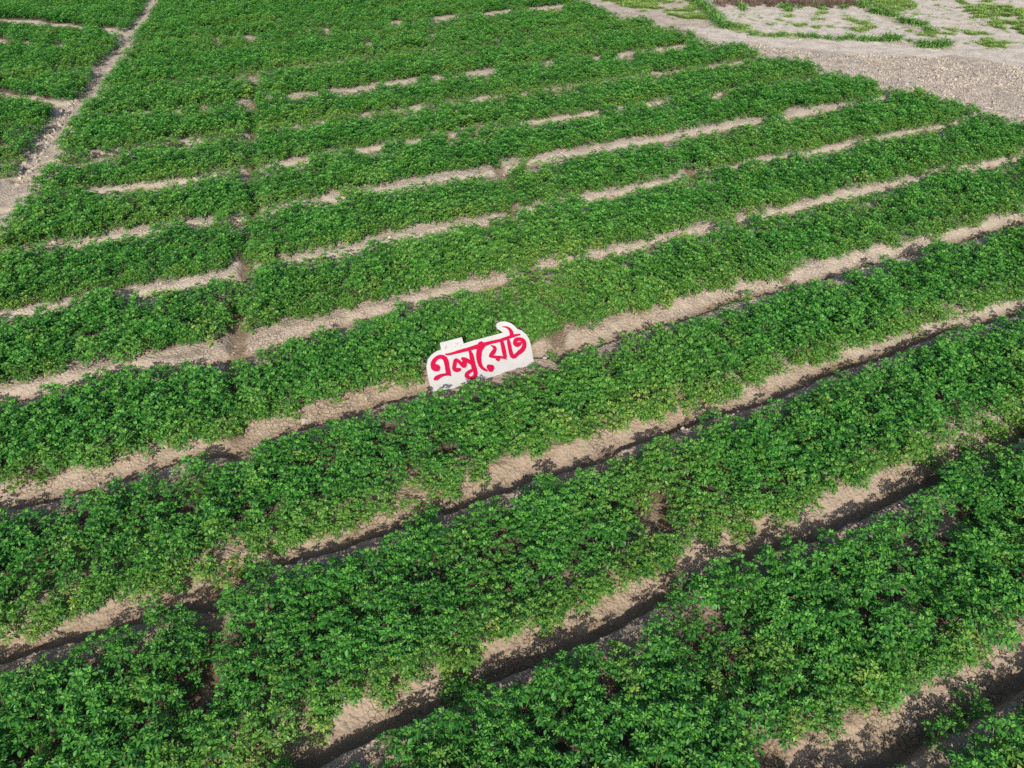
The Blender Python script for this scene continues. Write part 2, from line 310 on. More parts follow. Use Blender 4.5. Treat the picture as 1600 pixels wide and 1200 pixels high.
def terrain(P, detail=True):
    x, y = P[:, 0], P[:, 1]
    z = np.zeros(len(P)); damp = np.zeros(len(P)); bank = np.zeros(len(P))
    wob = fbm(x, y, .5, 3, 11)*.13+fbm(x, y, 2.4, 2, 12)*.12
    left = inside(P, G_left); right = inside(P, G_edge)
    for m, dd, D, W, sharp in furrow_d(P):
        d0 = dd+wob[m]
        fw = .14 if sharp else .12; wl = .10 if sharp else .14
        k = np.where(d0 < 0, 0, np.where(d0 < wl, d0/wl, np.where(d0 < wl+fw, 1, np.clip(1-(d0-wl-fw)/W, 0, 1))))
        k = k*k*(3-2*k) if not sharp else k**.85
        ok = ~(left[m] | right[m])
        z[m] = np.minimum(z[m], np.where(ok, -D*k, 0))
        damp[m] = np.maximum(damp[m], np.where(ok, np.clip((k-.6)/.5, 0, 1), 0))
        bank[m] = np.maximum(bank[m], ok*(k > 0.02))
    for w in lfur_geo:
        m = np.where(left & (np.abs(y-w[:, 1].mean()) < 12))[0]
        dd = y[m]-np.interp(x[m], w[:, 0], w[:, 1])
        k = np.clip(1-np.abs(dd-.1)/.4, 0, 1); z[m] = np.minimum(z[m], -.14*k)
    for i, L in enumerate(G_x[:5]):
        dd = seg_dist(P, L)+wob*.6
        k = np.clip(1-(dd-.10)/.16, 0, 1); z = np.minimum(z, -.15*k); damp = np.maximum(damp, k*.5)
    dp = seg_dist(P, G_x[6]); k = np.clip(1-np.abs(dp-.15)/.5, 0, 1); z = np.where(inside(P, G_path) | (k > 0), z-.10*k, z)
    if detail:
        z = z + fbm(x, y, .9, 3, 3)*.05 + fbm(x, y, .20, 3, 5)*.085*(1-.6*damp)
        rr = right.astype(float)
        z = z + rr*(fbm(x, y, .45, 3, 8)*.12)+inside(P, G_clod)*(np.abs(fbm(x, y, .42, 3, 9))*.42-.05)
    return z, damp, bank, right, left

# ------------------------------------------------------------------ the ground sheet
fine_a = np.radians(np.arange(-68, 68.01, .25)); co_a = np.radians(np.arange(70, 290.1, 4.0))
ang = np.concatenate([fine_a, co_a]); na = len(ang)
r = [0.0, 1.0, 2.0, 2.8]
while r[-1] < 72: r.append(r[-1]*1.0045)
while r[-1] < 1800: r.append(r[-1]*1.12)
rad = np.array(r[1:]); nr = len(rad)
A, R = np.meshgrid(ang, rad)
Pg = np.stack([(R*np.sin(A)).ravel(), (R*np.cos(A)).ravel()], -1)
z, damp, bank, right, left = terrain(Pg)
fade = np.clip((140-R.ravel())/70, 0, 1); z *= fade
V = np.column_stack([Pg, z]); V = np.vstack([V, [[0, 0, z[0]]]])
i = np.arange(nr-1)[:, None]*na; j = np.arange(na)[None, :]; j2 = (j+1) % na
q = np.stack([i+j, i+na+j, i+na+j2, i+j2], -1).reshape(-1, 4)[:, ::-1]
tri0 = np.stack([np.full(na, len(V)-1), np.arange(na), (np.arange(na)+1) % na], -1)[:, ::-1]
flat = np.concatenate([q.ravel(), tri0.ravel()])
ls = np.concatenate([np.arange(len(q))*4, len(q)*4+np.arange(na)*3]); lt = np.concatenate([np.full(len(q), 4), np.full(na, 3)])
me = mesh_np('ground', V, flat, ls, lt)
# zones: R pale dry sand plus backscatter painted in with distance, G damp furrow floor, B cloddy tilled strip, A painted canopy shade
SAND = [P_("1120,8 1180,8 1330,8 1356,20 1400,38 1440,56 1465,72 1400,66 1250,60 1150,52"), P_("1345,-20 1352,10 1400,30 1460,50 1500,84 1700,92 1700,-20"),
        P_("1060,40 1150,44 1250,52 1460,78 1600,84 1700,92 1700,112 1600,100 1480,86 1350,84 1250,78 1180,66 1120,62")]
CLODZ = P_("1150,66 1250,80 1350,86 1480,90 1600,104 1720,118 1760,222 1640,196 1560,178 1480,156 1400,136 1300,105 1200,86")
PATHC = P_("880,-20 920,0 960,12 1000,20 1050,36 1110,46 1150,50 1150,66 1110,66 1070,48 1030,38 1000,26 950,16 890,-4")
zr = np.zeros(len(V)); zb = np.zeros(len(V)); zg = np.zeros(len(V)); zg[:-1] = damp
Pv = V[:, :2]; wv = Pv+np.column_stack([fbm(Pv[:, 0], Pv[:, 1], 1.5, 2, 40), fbm(Pv[:, 0], Pv[:, 1], 1.5, 2, 44)])*1.2
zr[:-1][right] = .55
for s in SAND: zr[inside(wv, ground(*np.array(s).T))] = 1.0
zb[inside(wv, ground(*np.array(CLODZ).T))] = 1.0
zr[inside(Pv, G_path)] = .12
rr_ = np.linalg.norm(Pv, axis=1); zr = np.maximum(zr, np.clip((rr_-12)/16, 0, .45)*(zg < .3))  # soil farther off paled, painting in the low sun's backscatter
bed = np.ones(len(V)); bed[:-1][bank > 0] = 0; bed[rr_ > 75] = 0  # beds coloured dark to paint the shade between the plants
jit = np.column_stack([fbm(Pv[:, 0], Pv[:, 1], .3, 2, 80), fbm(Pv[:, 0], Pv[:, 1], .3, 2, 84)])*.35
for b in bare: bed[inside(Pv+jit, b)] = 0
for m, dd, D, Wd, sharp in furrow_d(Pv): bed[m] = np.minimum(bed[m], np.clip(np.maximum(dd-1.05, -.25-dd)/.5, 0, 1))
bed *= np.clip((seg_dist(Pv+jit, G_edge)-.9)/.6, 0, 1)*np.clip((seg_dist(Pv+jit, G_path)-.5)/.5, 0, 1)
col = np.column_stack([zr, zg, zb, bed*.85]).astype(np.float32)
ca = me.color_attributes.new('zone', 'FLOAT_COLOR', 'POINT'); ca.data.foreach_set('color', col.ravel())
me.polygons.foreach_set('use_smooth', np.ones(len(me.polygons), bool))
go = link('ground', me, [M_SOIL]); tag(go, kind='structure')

# ------------------------------------------------------------------ potato plants
class LeafMesh:
    def __init__(s): s.v = []; s.f = []; s.c = []
    def leaflet(s, base, dirv, up, L, W, age, rnd, droop=.25):
        L *= 1.42; W *= 1.20
        dirv = dirv.normalized(); side = dirv.cross(up).normalized(); nrm = side.cross(dirv).normalized()
        b = base; m = base+dirv*L*.45-nrm*W*.10; t = base+dirv*L-nrm*L*droop
        l = base+dirv*L*.42+side*W*.5+nrm*W*.16; rr = base+dirv*L*.42-side*W*.5+nrm*W*.16
        l2 = base+dirv*L*.78+side*W*.30-nrm*L*droop*.45; r2 = base+dirv*L*.78-side*W*.30-nrm*L*droop*.45
        k = len(s.v); s.v += [b, m, t, l, rr, l2, r2]; s.c += [(age, rnd)]*7
        s.f += [(k, k+3, k+1), (k, k+1, k+4), (k+1, k+3, k+5), (k+1, k+5, k+2), (k+1, k+6, k+4), (k+1, k+2, k+6)]
    def compound(s, base, az, el, L, size, age, R):
        h = Vector((math.cos(az), math.sin(az), 0))
        d0 = (h*math.cos(el)+Vector((0, 0, math.sin(el)))).normalized()
        d1 = (h*math.cos(el-.7)+Vector((0, 0, math.sin(el-.7)))).normalized()
        up = Vector((0, 0, 1)); side = d0.cross(up).normalized(); n = side.cross(d0).normalized()
        rn = R.random()
        p1 = base+d0*L*.42; p2 = base+d0*L*.42+d0.lerp(d1, .5)*L*.25; p3 = p2+d1*L*.14
        s.leaflet(p3, (d1+Vector((0, 0, -.1))), up, size*1.2, size*.74, age, rn, .2)
        for p, sc_, sp in ((p2, 1.0, .9), (p1, .82, 1.1)):
            for sg in (-1, 1):
                dd = (d0*math.cos(sp)+side*sg*math.sin(sp)+Vector((0, 0, R.uniform(-.25, .1)))).normalized()
                s.leaflet(p, dd, (n+side*sg*R.uniform(-.3, .1)).normalized(), size*sc_*R.uniform(.85, 1.1), size*.62*sc_, age, min(1, max(0, rn+R.uniform(-.2, .2))), .22)
    def mesh(s, name):
        V = np.array([tuple(v) for v in s.v]); Fc = np.array(s.f)
        me = mesh_np(name, V, Fc.ravel(), np.arange(len(Fc))*3, np.full(len(Fc), 3))
        col = np.array([(a, r, 0, 1) for a, r in s.c], np.float32)
        a = me.color_attributes.new('age', 'FLOAT_COLOR', 'POINT'); a.data.foreach_set('color', col.ravel())
        return me
def tube_verts(V, Fc, pts, r0, r1, n=4):
    k0 = len(V)
    for i, p in enumerate(pts):
        rr = r0+(r1-r0)*i/(len(pts)-1)
        for a in range(n):
            V.append((p[0]+rr*math.cos(a*2*math.pi/n), p[1]+rr*math.sin(a*2*math.pi/n), p[2]))
    for i in range(len(pts)-1):
        for a in range(n):
            b = (a+1) % n; Fc.append((k0+i*n+a, k0+i*n+b, k0+(i+1)*n+b, k0+(i+1)*n+a))
def quad_mesh(name, V, Fc):
    me = bpy.data.meshes.new(name); me.from_pydata([tuple(v) for v in V], [], [tuple(f) for f in Fc]); me.update()
    return me
def potato(seed):
    R = random.Random(seed); lm = LeafMesh(); sv = []; sf = []
    ns = R.choice([5, 5, 6])
    for k in range(ns):
        az = k*2*math.pi/ns+R.uniform(-.5, .5) if k else R.uniform(0, 6.28)
        rr = R.uniform(.12, .24) if k else R.uniform(0, .05)
        ht = R.uniform(.20, .46) if k else R.uniform(.38, .54)
        top = Vector((rr*math.cos(az), rr*math.sin(az), ht))
        mid = Vector((rr*.45*math.cos(az), rr*.45*math.sin(az), ht*.5))
        tube_verts(sv, sf, [(0, 0, -.05), tuple(mid), tuple(top)], .007, .004)
        nl = R.choice([6, 7]); ph = R.uniform(0, 6.28)
        for i in range(nl):                                        # rosette at the tip
            a = ph+i*2.4; t = i/nl
            lm.compound(top-Vector((0, 0, .09*t)), a, 1.15-.95*t+R.uniform(-.2, .2), .055+.085*t+R.uniform(-.01, .01),
                        .030+.026*t+R.uniform(-.004, .004), max(0, .9-1.5*t), R)
        for i in range(R.choice([0, 1, 2])):                        # lower leaves
            a = az+R.uniform(-1.6, 1.6); q_ = R.uniform(.35, .8); b = mid.lerp(top, q_) if R.random() < .6 else mid*(.6+q_*.5)
            lm.compound(b, a, R.uniform(-.1, .45), R.uniform(.12, .16), R.uniform(.045, .058), 0, R)
    return lm.mesh('potato_foliage'), quad_mesh('potato_stem', sv, sf)
NV = 10
protos = [potato(100+i) for i in range(NV)]
lib = bpy.data.collections.new('plant_library')
for fm, sm in protos:
    fm.materials.append(M_LEAF); sm.materials.append(M_STEM)
for k, (fm, sm) in enumerate(protos):
    o = bpy.data.objects.new('crop_source_%02d' % k, fm); lib.objects.link(o)

# candidates over everything the photo shows, plus a margin
def in_view(P, z=0, mx=90, my=90):
    x, y = P[:, 0], P[:, 1]; dz = z-H
    cy = y*CP-dz*(-SP)*1.0
    depth = y*CP - dz*SP*-1*-1
    depth = y*CP+(H-z)*SP
    upc = y*SP-(H-z)*CP
    px = 800+F*x/np.maximum(depth, .01); py = 600-F*upc/np.maximum(depth, .01)
    return (px > -mx) & (px < 1600+mx) & (py > -60) & (py < 1200+my) & (depth > 0), px, py
SPC = .285
gu = np.arange(-45, 75, SPC); gv = np.arange(-25, 72, SPC)
U, W_ = np.meshgrid(gu, gv); U = U+(np.arange(len(gv))[:, None] % 2)*SPC*.5
U = U.ravel(); W_ = W_.ravel()
U = U+rng.uniform(-.12, .12, len(U)); W_ = W_+rng.uniform(-.11, .11, len(W_))
P = U[:, None]*RD+W_[:, None]*RN
ok, px, py = in_view(P, 0, 130, 150); P = P[ok]
n = len(P)
hz = fbm(P[:, 0], P[:, 1], 2.2, 3, 21); hz2 = fbm(P[:, 0], P[:, 1], .7, 2, 27)
scl = 1.0+hz*.45+hz2*.5+rng.uniform(-.22, .22, n)
scl = np.clip(scl, .62, 1.35)
tint = np.clip(fbm(P[:, 0], P[:, 1], 3.0, 3, 31)*1.2-.10, 0, .35)
dipk = np.zeros(n); edgek = np.zeros(n)
for m, dd, D, Wd, sharp in furrow_d(P):
    a = np.clip(1-np.abs(dd-.30)/.55, 0, 1); dipk[m] = np.maximum(dipk[m], a)
    e = np.where((dd > .25) & (dd < 1.1), np.clip(1-(dd-.35)/.75, 0, 1), 0); edgek[m] = np.maximum(edgek[m], e)
for L in G_x[:6]:
    dipk = np.maximum(dipk, np.clip(1-seg_dist(P, L)/.34, 0, 1)*1.15)
dist = np.linalg.norm(P, axis=1); scl *= 1-(.26+.20*np.clip((dist-18)/12, 0, 1))*dipk
dist = np.linalg.norm(P, axis=1)
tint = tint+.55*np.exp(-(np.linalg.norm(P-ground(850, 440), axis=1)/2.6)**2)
tint = np.clip(tint+edgek*.8*(.45+1.0*np.clip(fbm(P[:, 0], P[:, 1], 1.3, 2, 33)+.5, 0, 1)), 0, 1)
tint = np.clip(tint+np.where(rng.random(n) < .06, rng.uniform(.3, .7, n), 0), 0, 1)
hh = .43*scl
# reject plants that would stand in, or hang over, the bare strips
rej = np.zeros(n, bool)
for m, dd, D, Wd, sharp in furrow_d(P):
    band = (dd > .02) & (dd < .50) & (dist[m] > 19)
    rej[m] |= band & (rng.random(len(m)) < .48)
    scl[m] = np.where(band, scl[m]*.85, scl[m])
side = np.column_stack([P[:, 1], -P[:, 0]])/dist[:, None]; fw = P/dist[:, None]
rad_ = .20*scl
nf = np.clip((22-dist)/8, 0, 1)*.72+.18; rr_n = np.column_stack([RN]*n).T*(rad_*nf*1.3)[:, None]
tests = [P, P*(H/(H-.72*hh))[:, None], P+side*(rad_*nf)[:, None], P-side*(rad_*nf)[:, None],
         P*(H/(H-.3*hh))[:, None], P*(H/(H-.5*hh))[:, None], P*(H/(H-.9*hh))[:, None]*(dist > 24)[:, None]+P*(dist <= 24)[:, None], P-rr_n*.35, P*(H/(H-.72*hh))[:, None]+rr_n*.5]
for T in tests:
    for b in bare: rej |= inside(T, b)
# the sign keeps its own place clear
SIGN_A = ground(683, 614.5); SIGN_B = ground(834, 569)
sd = SIGN_B-SIGN_A; sw = np.linalg.norm(sd); sd /= sw; sn = np.array([-sd[1], sd[0]])
rel = P-SIGN_A; su = rel@sd; sv_ = rel@sn
behind = (su > -.15) & (su < sw+.15) & (sv_ > -.27) & (sv_ < .75)
rej |= behind
keep = ~rej
P = P[keep]; scl = scl[keep]; tint = tint[keep]
# low, yellower plants spilling over the upper lip of every furrow
eP = []
for t_ in T_lines:
    for a, b in zip(t_[:-1], t_[1:]):
        L = np.linalg.norm(b-a); k = int(L/.15+rng.random())
        if k: eP.append(a+(b-a)*rng.random((k, 1))+RN*rng.uniform(.13, .36, (k, 1)))
eP = np.vstack(eP); ok = in_view(eP, 0, 130, 150)[0]
ok &= ~inside(eP, G_edge) & ~inside(eP, G_path)
for b in G_patch: ok &= ~inside(eP, b)
rel = eP-SIGN_A; ok &= ~((rel@sd > -.15) & (rel@sd < sw+.15) & (rel@sn > -.32) & (rel@sn < .75))
ok &= fbm(eP[:, 0], eP[:, 1], 1.0, 2, 90) > -.14
eP = eP[ok]; ne = len(eP)
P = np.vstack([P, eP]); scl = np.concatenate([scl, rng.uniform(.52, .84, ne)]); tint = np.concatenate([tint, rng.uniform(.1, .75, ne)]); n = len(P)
zb_ = terrain(P, False)[0]
near_sign = ((P-SIGN_A)@sd > -.3) & ((P-SIGN_A)@sd < sw+.3) & ((P-SIGN_A)@sn < 0) & ((P-SIGN_A)@sn > -.75)
scl = np.where(near_sign, np.minimum(scl, .50), scl)
rotz = rng.uniform(0, 2*math.pi, n); tx = rng.uniform(-.25, .25, n); ty = rng.uniform(-.25, .25, n)
idx = rng.integers(0, NV, n); vary = rng.random(n)
# stragglers rooted on the furrow banks
EX = [(1462,1150,.9),(1515,1096,1.0),(1500,1112,.7),(300,580,.85),(322,592,.8),(165,590,.75),(868,948,.0),(868,930,.8),(710,1075,.9),(735,1070,.85),(1470,742,.85),(1480,750,.8),
      (655,825,.8),(940,522,.5),(862,556,.55),(610,640,.6),(1335,425,.6),(1165,458,.6),(1485,738,.7),(415,895,.6),(1310,588,.6),(1100,655,.6),(245,960,.8),(255,975,.8),(1065,905,.8),(185,762,.6)]
EX = [e for e in EX if e[2] > 0]
exP = ground(np.array([e[0] for e in EX]), np.array([e[1]+8 for e in EX])); exz = terrain(exP, False)[0]

# the ~300 plants that show largest are things; the rest of the crop is one mass
inv, px, py = in_view(P, .3, 0, 0)
cen = np.where((px > -10) & (px < 1610) & (py < 1215))[0]
cen = cen[scl[cen] > .5]; nobj = 300-len(EX); order = cen[np.argsort(-(py[cen]))]
objs = order[:nobj]; rest = np.setdiff1d(np.arange(n), objs)
def plant_object(x, y, z, rz, rx, ry, s, k, ti, va, label, group):
    e = bpy.data.objects.new('potato_plant', None); C.objects.link(e)
    e.empty_display_size = .1; e.location = (x, y, z); e.rotation_euler = (rx, ry, rz); e.scale = (s, s, s)
    tag(e, label, 'potato plant', group)
    fo = bpy.data.objects.new('foliage', protos[k][0]); C.objects.link(fo); fo.parent = e
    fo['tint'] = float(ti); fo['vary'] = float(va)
    st = bpy.data.objects.new('stem', protos[k][1]); C.objects.link(st); st.parent = e
    return e
Qn = uv(P)
w2 = fur_geo[1][0]; w1 = fur_geo[3][0]; w1a = fur_geo[2][0]; w3 = fur_geo[0][0]
for i in objs:
    u, v = Qn[i]
    f3 = np.interp(u, w3[:, 0], w3[:, 1]) if u > w3[0, 0] else -99
    f2 = np.interp(u, w2[:, 0], w2[:, 1])
    if v < f3+.3: lab, g = 'potato plant in the small bed cut off by the bottom right corner', 'potato plants in the bottom right corner bed'
    elif v < f2+.3: lab, g = 'potato plant in the wide bed at bottom right, between the two lowest furrows', 'potato plants in the bed between the two lowest furrows'
    else: lab, g = 'leafy potato plant at bottom left, in the bed above the lowest furrow', 'potato plants in the bottom left bed'
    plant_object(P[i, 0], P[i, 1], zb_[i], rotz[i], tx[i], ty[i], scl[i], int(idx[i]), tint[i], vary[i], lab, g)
names = {0: 'potato plant growing out of the shaded ditch near the bottom right corner, nearer of two', 1: 'bushy potato plant hanging over the ditch near the bottom right corner, farther of two',
         3: 'potato plant standing alone in the furrow, left of the cross ditch'}
for k, (e, p, zz) in enumerate(zip(EX, exP, exz)):
    R = random.Random(k)
    lab = names.get(k, 'small potato plant straggling out of its bed onto a bare furrow bank')
    plant_object(p[0], p[1], zz, R.uniform(0, 6), R.uniform(-.1, .1), R.uniform(-.1, .1), e[2], k % NV, .1, R.random(), lab,
                 None if k in names else 'potato plants straggling onto the furrow banks')

# ---- instancing one mass through geometry nodes
def scatter(name, pts, rot, scale, idx, attrs, coll, label, cat):
    me = bpy.data.meshes.new(name); me.vertices.add(len(pts)); me.vertices.foreach_set('co', np.asarray(pts, np.float32).ravel())
    a = me.attributes.new('rot', 'FLOAT_VECTOR', 'POINT'); a.data.foreach_set('vector', np.asarray(rot, np.float32).ravel())
    a = me.attributes.new('scl', 'FLOAT', 'POINT'); a.data.foreach_set('value', np.asarray(scale, np.float32))
    a = me.attributes.new('pick', 'INT', 'POINT'); a.data.foreach_set('value', np.asarray(idx, np.int32))
    for k, v in attrs.items():
        a = me.attributes.new(k, 'FLOAT', 'POINT'); a.data.foreach_set('value', np.asarray(v, np.float32))
    o = link(name, me)
    ng = bpy.data.node_groups.new(name+'_scatter', 'GeometryNodeTree')
    ng.interface.new_socket('Geometry', in_out='INPUT', socket_type='NodeSocketGeometry')
    ng.interface.new_socket('Geometry', in_out='OUTPUT', socket_type='NodeSocketGeometry')
    gi = ng.nodes.new('NodeGroupInput'); gout = ng.nodes.new('NodeGroupOutput')
    ip = ng.nodes.new('GeometryNodeInstanceOnPoints'); ci = ng.nodes.new('GeometryNodeCollectionInfo')
    ci.inputs['Collection'].default_value = coll; ci.inputs['Separate Children'].default_value = True; ci.inputs['Reset Children'].default_value = True
    def attr(nm, ty):
        nd = ng.nodes.new('GeometryNodeInputNamedAttribute'); nd.data_type = ty; nd.inputs['Name'].default_value = nm
        return nd.outputs['Attribute']
    L = ng.links.new
    L(gi.outputs[0], ip.inputs['Points']); L(ci.outputs[0], ip.inputs['Instance'])
    ip.inputs['Pick Instance'].default_value = True
    L(attr('pick', 'INT'), ip.inputs['Instance Index']); L(attr('scl', 'FLOAT'), ip.inputs['Scale'])
    er = ng.nodes.new('FunctionNodeEulerToRotation'); L(attr('rot', 'FLOAT_VECTOR'), er.inputs[0]); L(er.outputs[0], ip.inputs['Rotation'])
    L(ip.outputs[0], gout.inputs[0])
    md = o.modifiers.new('scatter', 'NODES'); md.node_group = ng
    tag(o, label, cat, None, 'stuff')
    return o
rot = np.column_stack([tx, ty, rotz])
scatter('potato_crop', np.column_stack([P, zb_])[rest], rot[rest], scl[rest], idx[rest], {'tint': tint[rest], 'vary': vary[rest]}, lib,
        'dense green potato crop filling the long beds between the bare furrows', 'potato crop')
print('plants', n, 'objects', nobj)

# ------------------------------------------------------------------ clods
def clod_mesh(seed):
    import bmesh
    R = random.Random(seed); bm = bmesh.new(); bmesh.ops.create_icosphere(bm, subdivisions=1, radius=1)
    for v in bm.verts:
        v.co *= R.uniform(.6, 1.3); v.co.z *= .5
    me = bpy.data.meshes.new('clod'); bm.to_mesh(me); bm.free(); me.materials.append(M_CLOD); return me
lib2 = bpy.data.collections.new('clod_library')
for k in range(5): lib2.objects.link(bpy.data.objects.new('clod_source_%d' % k, clod_mesh(k)))
def sample_poly(poly, nn, rg):
    poly = np.asarray(poly); lo, hi = poly.min(0), poly.max(0); out = np.zeros((0, 2))
    while len(out) < nn:
        q = rg.uniform(lo, hi, (nn*2, 2)); out = np.vstack([out, q[inside(q, poly)]])
    return out[:nn]
cp = [sample_poly(ground(*np.array(CLODZ).T), 24000, rng)]
kc = fbm(cp[0][:, 0], cp[0][:, 1], 1.2, 3, 70)+rng.uniform(-.2, .2, 24000) > -.10; cp[0] = cp[0][kc]
cs = [rng.gamma(1.1, .0155, kc.sum())+.008]
cp.append(sample_poly(G_path, 500, rng)); cs.append(rng.gamma(1.6, .010, 500)+.006)
PB = P_("128,152 118,160 106,178 90,200 72,228 55,255 40,275 20,292 30,262 52,232 74,205 92,180 104,160")
cp.append(sample_poly(ground(*np.array(PB).T), 500, rng)); cs.append(rng.gamma(1.8, .018, 500)+.012)
for b in bare[len(PATCH)+2:]:
    ar = .5*abs(np.sum(b[:, 0]*np.roll(b[:, 1], 1)-b[:, 1]*np.roll(b[:, 0], 1))); k = int(min(ar*45, 900))+1
    cp.append(sample_poly(b, k, rng)); cs.append(rng.gamma(1.3, .010, k)+.005)
cp = np.vstack(cp); cs = np.concatenate(cs); cz = terrain(cp)[0]; nc = len(cp)
scatter('soil_clods', np.column_stack([cp, cz]), rng.uniform(0, 6.28, (nc, 3)), cs, rng.integers(0, 5, nc), {}, lib2,
        'loose dry soil clods strewn on the tilled strip and in the furrows', 'soil clods')

# ------------------------------------------------------------------ weeds, grass, dry bushes at the far right
def blades(seed, nb, L0, L1, wid, arch, name, spread=.08):
    R = random.Random(seed); lm = LeafMesh()
    for k in range(nb):
        az = R.uniform(0, 6.28); L = R.uniform(L0, L1); h = Vector((math.cos(az), math.sin(az), 0))
        p = h*R.uniform(0, spread); e = R.uniform(.6, 1.4); rn = R.random(); prev = None; q = p.copy()
        side = Vector((-h.y, h.x, 0)); wid_ = wid*R.uniform(.7, 1.2); ag = .6 if R.random() < .3 else 0
        for i in range(4):
            w = wid_*(1-.9*abs(i/3-.35)); kk = len(lm.v)
            lm.v += [q-side*w*.5, q+side*w*.5]; lm.c += [(ag, rn)]*2
            if i: lm.f += [(kk-2, kk-1, kk+1), (kk-2, kk+1, kk)]
            q = q+(h*math.cos(e)+Vector((0, 0, math.sin(e))))*L/3; e -= arch*R.uniform(.6, 1.3)
    me = lm.mesh(name); return me
clumps = [blades(300+i, 46, .28, .55, .05, .75, 'clump', .16) for i in range(5)]
tufts = [blades(330+i, 16, .07, .16, .016, .5, 'tuft', .09) for i in range(4)]
mats = [plain('grass_leaf', (.26, .42, .10), .7, .2, .3, 2)]
for m_ in clumps: m_.materials.append(M_WEED)
for m_ in tufts: m_.materials.append(mats[0])
lib3 = bpy.data.collections.new('grass_library')
for k, m_ in enumerate(tufts): lib3.objects.link(bpy.data.objects.new('tuft_source_%d' % k, m_))
def clump(px, py, s, label, group, name='weed_clump', cat='weed', meshes=clumps):
    p = ground(px, py+3); R = random.Random(int(px*7+py))
    z = float(terrain(np.array([p]))[0][0])
    me_ = meshes[R.randrange(len(meshes))]
    o = bpy.data.objects.new(name, me_); C.objects.link(o)
    o.location = (p[0], p[1], z); o.rotation_euler = (0, 0, R.uniform(0, 6)); o.scale = (s, s, s*R.uniform(.85, 1.1))
    o['tint'] = R.uniform(0, .5); o['vary'] = R.random()
    tag(o, label, cat, group); return o
# row of weeds at the lower edge of the sandy plot
for (x, y, s) in [(1176,52,.7),(1198,53,.6),(1208,54,.6),(1218,53,.7),(1248,53,.8),(1256,56,.9),(1270,54,.9),(1276,57,.8),(1294,58,1.0),(1312,60,.8),(1322,58,.9),(1330,57,1.0),(1346,61,1.1),(1356,60,1.0),
                  (1370,62,1.0),(1380,60,.9),(1386,58,1.2),(1394,61,1.2),(1402,60,1.1),(1422,62,.6)]:
    clump(x, y, s*1.15, 'bright green leafy weed in the row along the lower edge of the pale sandy plot', 'weeds along the lower edge of the sandy plot')
for (x, y, s) in [(1438,67,1.0),(1447,70,1.3),(1455,71,1.2),(1464,70,1.3),(1472,69,1.2),(1482,67,1.0)]:
    clump(x, y, s*1.2, 'dark leafy weed in the short dense row where the tilled strip meets the sandy plots', 'weeds at the right end of the row')
for (x, y, s) in [(1344,6,1.3),(1352,9,1.3),(1364,16,1.2),(1372,18,1.3),(1380,19,1.2),(1390,20,1.3),(1398,24,1.1),(1408,29,1.0),(1416,32,1.2),(1424,34,1.2),(1434,37,1.2),(1441,36,1.1),(1448,44,.9),(1457,47,.9)]:
    clump(x, y, s*1.2, 'green bush in the slanting row between the two sandy plots at top right', 'bushes between the sandy plots')
for (x, y, s) in [(1090,2,1.3),(1096,6,1.3),(1100,10,1.3),(1105,14,1.4),(1110,18,1.3),(1114,23,1.4),(1117,28,1.3),(1121,32,1.3),(1127,37,1.4),(1133,40,1.3),(1137,41,1.1),(1147,39,.9)]:
    clump(x, y, s*1.25, 'dark green bush in the dense line left of the pale sandy plot', 'bushes left of the sandy plot')
for (x, y, s) in [(1225,9,1.2),(1232,14,1.0),(1278,8,1.2),(1285,12,.9),(1158,9,1.1),(1160,13,.9),(1250,10,.7),(1316,10,.8)]:
    clump(x, y, s*1.2, 'small green bush among the dry stubble at the top of the sandy plot', 'bushes at the top of the sandy plot')
def dry(seed):
    R = random.Random(seed); V = []; Fc = []
    for k in range(46):
        az = R.uniform(0, 6.28); e = R.uniform(.6, 1.5); L = R.uniform(.3, .75); x0, y0 = R.uniform(-.25, .25), R.uniform(-.2, .2)
        dx, dy, dz = math.cos(az)*math.cos(e), math.sin(az)*math.cos(e), math.sin(e)
        tube_verts(V, Fc, [(x0, y0, -.05), (x0+dx*L*.5, y0+dy*L*.5, dz*L*.55), (x0+dx*L+R.uniform(-.1, .1), y0+dy*L, dz*L)], .016, .006, 3)
    me = quad_mesh('dry', V, Fc); me.materials.append(M_DRY); return me
drym = [dry(i) for i in range(3)]
for k, x in enumerate(np.concatenate([np.linspace(1120, 1225, 16), np.linspace(1236, 1332, 18)])):
    clump(float(x), 3+3.5*math.sin(k*1.7)+(x-1120)*.012, 1.0+.25*math.sin(k*2.3), 'dry brown bush in the stubble row along the top edge, above the sandy plot', 'dry brown bushes at the top edge', 'dry_bush', 'bush', drym)
# grass mass
gp = []; gs = []; gt = []
def grass(poly, nn, s, ti=.3):
    q = sample_poly(ground(*np.array(poly, float).T), nn, rng)+rng.normal(0, .22, (nn, 2)); f = fbm(q[:, 0], q[:, 1], 1.4, 3, 60)
    f = f+fbm(q[:, 0], q[:, 1], .5, 2, 61)*.9; q = q[f > .03]; gp.append(q); gs.append(s*rng.uniform(.6, 1.4, len(q))); gt.append(np.full(len(q), ti))
grass(P_("930,-5 1000,15 1050,28 1100,36 1150,46 1165,42 1120,34 1100,20 1060,24 1010,10 960,-5"), 5200, 1.2, .7)   # yellow-green verge
grass(P_("960,-5 1090,-5 1100,14 1112,30 1060,24 1010,10"), 3600, 1.3, .1)
grass(P_("1150,44 1170,47 1200,52 1250,54 1260,60 1200,58 1160,54"), 260, 1.1)
grass(P_("1345,0 1460,-2 1465,8 1430,10 1400,18 1370,14"), 2600, 1.5)
grass(P_("1480,2 1545,0 1548,5 1490,7"), 500, 1.4)
grass(P_("1505,14 1530,10 1560,8 1590,14 1600,22 1625,40 1625,58 1600,56 1580,48 1555,40 1550,28 1515,28"), 4600, 1.5)
grass(P_("1510,50 1550,55 1555,62 1530,64 1515,60"), 260, 1.4)
